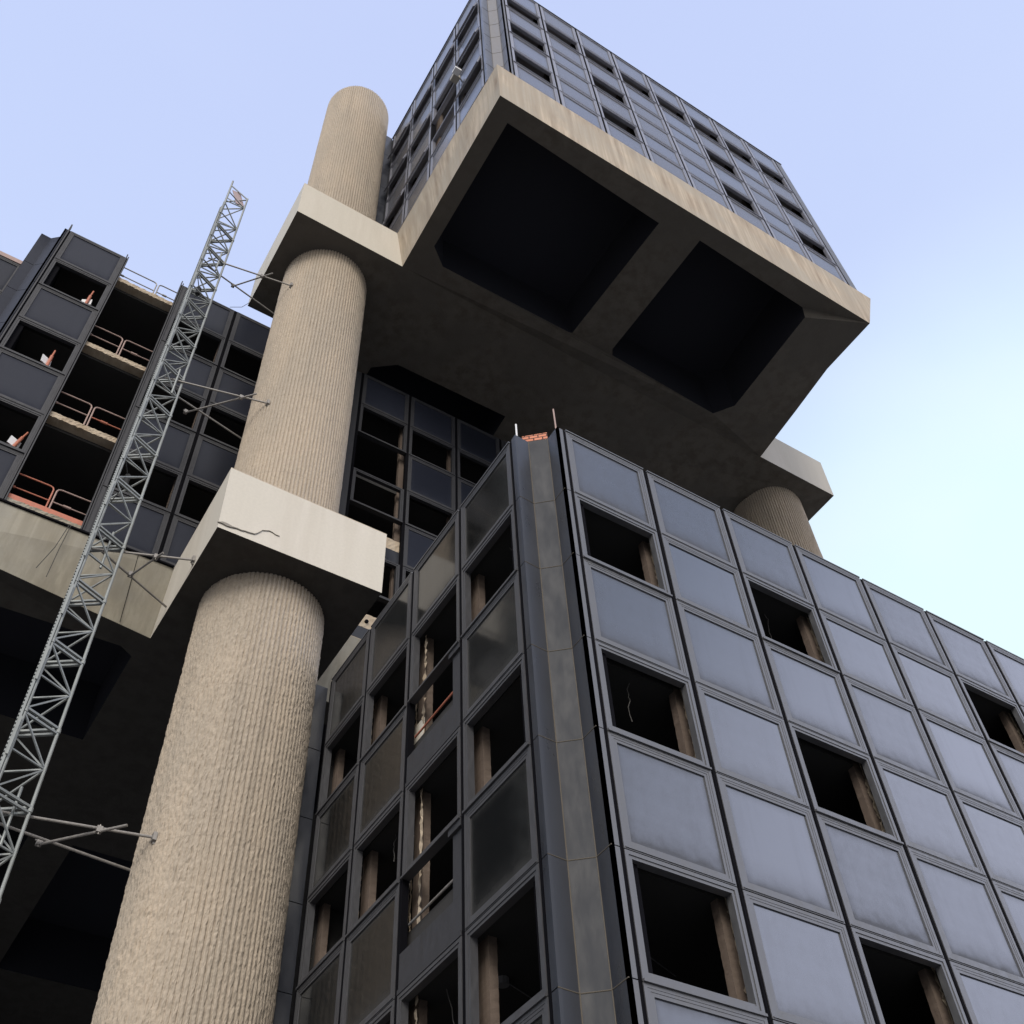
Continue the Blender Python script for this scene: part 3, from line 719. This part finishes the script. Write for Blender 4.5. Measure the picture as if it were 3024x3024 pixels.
# ------------------------------------------------------------------ tube ties from the mast to the column
def pol(az, hd): a = math.radians(az); return Vector((hd*math.cos(a), hd*math.sin(a), 0))
def tie(z, a1, e1, a2, e2, b1, b2, what, endz=0):
    t = empty('scaffold_tie', (a1.x, a1.y, z), what, 'tie', 'tube ties bracing the mast')
    O = Vector((a1.x, a1.y, 0)); r = .026
    def q(p, dz=0): return Vector((p.x-O.x, p.y-O.y, dz))
    bm = bmesh.new(); ext = (a1-e1).normalized()*.0
    tube(bm, q(a1+(a1-e1).normalized()*.35), q(e1, endz), r); obj('tube', bm, M_steel, t)
    bm = bmesh.new(); tube(bm, q(a2+(a2-e2).normalized()*.35, -.04), q(e2, endz), r); obj('tube', bm, M_steel, t)
    bm = bmesh.new(); tube(bm, q(b1, -.07), q(b2, -.06), r); obj('brace', bm, M_steel, t)
    # couplers
    d1 = (e1-a1); nb = (b2-b1)
    den = d1.x*nb.y-d1.y*nb.x; s = ((b1.x-a1.x)*nb.y-(b1.y-a1.y)*nb.x)/den; X = a1+d1*s
    for p in (X, b1):
        bm = bmesh.new(); c = q(p, -.03); box(bm, c.x-.05, c.x+.05, c.y-.045, c.y+.045, c.z-.06, c.z+.06); tube(bm, c+Vector((-.08, 0, .03)), c+Vector((.08, 0, .03)), .014); tube(bm, c+Vector((0, -.02, -.10)), c+Vector((0, -.02, .09)), .012); obj('coupler', bm, M_steel, t)
    bm = bmesh.new(); c = q(e1, endz); box(bm, c.x-.05, c.x+.02, c.y-.08, c.y+.04, c.z-.09, c.z+.07); box(bm, c.x-.02, c.x+.05, c.y-.03, c.y+.03, c.z-.15, c.z+.03); obj('wall_plate', bm, M_steel, t)
    # upright clamp tube on the mast side
    bm = bmesh.new(); c = q(a1*.5+pol(84.9, 17.75)*.5); tube(bm, c+Vector((0, -.06, -.75)), c+Vector((0, -.06, .45)), .028); obj('clamp_tube', bm, M_galv, t)
tie(32.88, pol(84.77, 17.78), Vector((3.95, 17.31, 0)), pol(84.61, 18.17), Vector((3.96, 18.55, 0)), pol(82.73, 18.40), pol(79.3, 17.48), "tube tie to the column just under the top collar, against the sky")
tie(25.75, pol(84.6, 17.76), Vector((4.05, 17.13, 0)), pol(84.5, 18.2), Vector((3.94, 18.60, 0)), pol(83.16, 18.63), pol(77.88, 17.35), "tube tie bracing the mast to the column shaft between the two collars")
tie(18.88, pol(85.5, 18.0), Vector((3.26, 17.25, 0)), pol(84.56, 18.2), Vector((3.26, 18.92, 0)), pol(83.16, 18.44), pol(81.5, 17.5), "tube tie bolted to the side of the lower concrete collar", 0.02)
tie(11.92, pol(85.2, 17.95), Vector((3.92, 17.38, 0)), pol(84.9, 18.3), Vector((3.97, 18.55, 0)), pol(83.2, 18.56), pol(78.94, 17.50), "lowest tube tie, reaching the rough column shaft below the lower collar")

# ------------------------------------------------------------------ guard rails of the stripped bay
def rail(x0, x1, y, zs, m1, m2, label, open_side):
    t = empty('guard_rail', (x0, y, zs), label, 'railing', 'guard rails at the open slab edges')
    W = x1-x0; H = 1.12; r = .021; c = .10
    bm = bmesh.new()
    pts = [(0, 0), (0, H-c), (.03, H-.03), (c, H), (W-c, H), (W-.03, H-.03), (W, H-c), (W, 0)]
    for i in range(len(pts)-1): tube(bm, (pts[i][0], 0, pts[i][1]), (pts[i+1][0], 0, pts[i+1][1]), r)
    obj('hoop', bm, m1, t)
    bm = bmesh.new(); tube(bm, (r, 0, H*.54), (W-r, 0, H*.54), r*.9); tube(bm, (W*.2, 0, H*.54), (W*.34, 0, H*.54), r*1.7); obj('mid_rail', bm, m2, t)
    return t
lev = [(20.98, M_orange, M_orange, M_rust, M_rust, 'lowest'), (24.68, M_rust, M_rust, M_rust, M_orange, 'second'), (28.30, M_rust, M_rust, M_rust, M_rust, 'third')]
for z, a, b_, c, d, nm in lev:
    rail(-1.25, -.02, 19.62, z, a, b_, f"left guard rail hoop on the {nm} slab of the stripped bay" if nm != 'lowest' else "bright orange guard rail hoop on the lowest slab of the stripped bay", 0)
    rail(.06, 1.4, 19.62, z, c, d, f"right guard rail hoop on the {nm} slab of the stripped bay" if nm != 'lowest' else "greyish guard rail hoop beside the orange one on the lowest slab", 0)
rail(-1.3, .22, 19.75, 32.30, M_steel, M_steel, "left grey guard rail on the roof slab against the sky", 0)
rail(.30, 1.3, 19.75, 32.30, M_steel, M_steel, "right grey guard rail on the roof slab, next to the mast", 0)
bm = bmesh.new(); box(bm, -.88, .90, 19.46, 19.50, 20.985, 21.16); tag(obj('toe_board', bm, M_orange), "orange toe board along the lowest slab of the stripped bay", 'board')

# orange posts with white plates in the windows of the end bay
for k, (sill, nm) in enumerate(((29.88, 'top'), (26.24, 'middle'), (22.60, 'lowest'))):
    t = empty('warning_post', (-1.42, 19.62, sill-.12), f"orange post with white plate in the {nm} open window of the end bay", 'post', 'orange posts in the end bay windows')
    t.rotation_euler = (0, random.uniform(-.12, .12), random.uniform(-.6, .6)); t.location.x += random.uniform(-.10, .08)
    bm = bmesh.new(); tube(bm, (0, 0, 0), (.10, 0, 1.0), .045, 10); tube(bm, (.10, 0, 1.0), (.14, 0, 1.30), .025, 8); obj('post', bm, M_orange, t)
    bm = bmesh.new(); box(bm, -.13, .17, .05, .08, .58, .88); obj('plate', bm, M_white, t)

# ------------------------------------------------------------------ small lamp on the upper block's side
t = empty('floodlight', (6.72, 11.3, 41.95), "small boxy floodlight fixed between two bays high on the side facade", 'lamp')
bm = bmesh.new(); box(bm, -.22, .06, -.16, .12, -.16, .10); obj('housing', bm, M_lamp, t)
bm = bmesh.new(); box(bm, -.30, -.04, -.42, -.17, -.20, -.05); obj('shade', bm, M_white, t)
bm = bmesh.new(); bar(bm, (.04, 0, 0), (.14, 0, .35), .05, .03); obj('bracket', bm, M_steel, t)

# ------------------------------------------------------------------ thin hanging cables
def cable(pts, label, r=.009):
    bm = bmesh.new()
    for i in range(len(pts)-1): tube(bm, pts[i], pts[i+1], r, 5)
    tag(obj('hanging_cable', bm, M_cable), label, 'cable', 'thin hanging cables')
cable([(.62, 19.30, 20.7), (.52, 19.28, 19.8), (.33, 19.30, 19.0)], "left of two thin cables draped over the grey edge beam")
cable([(.66, 19.30, 20.7), (.62, 19.28, 19.8), (.60, 19.30, 18.85)], "right of two thin cables draped over the grey edge beam")
cable([(3.24, 19.7, 34.95), (3.0, 19.6, 34.2), (2.6, 19.4, 33.5)], "thin wire slanting from the top collar down to the block roof")
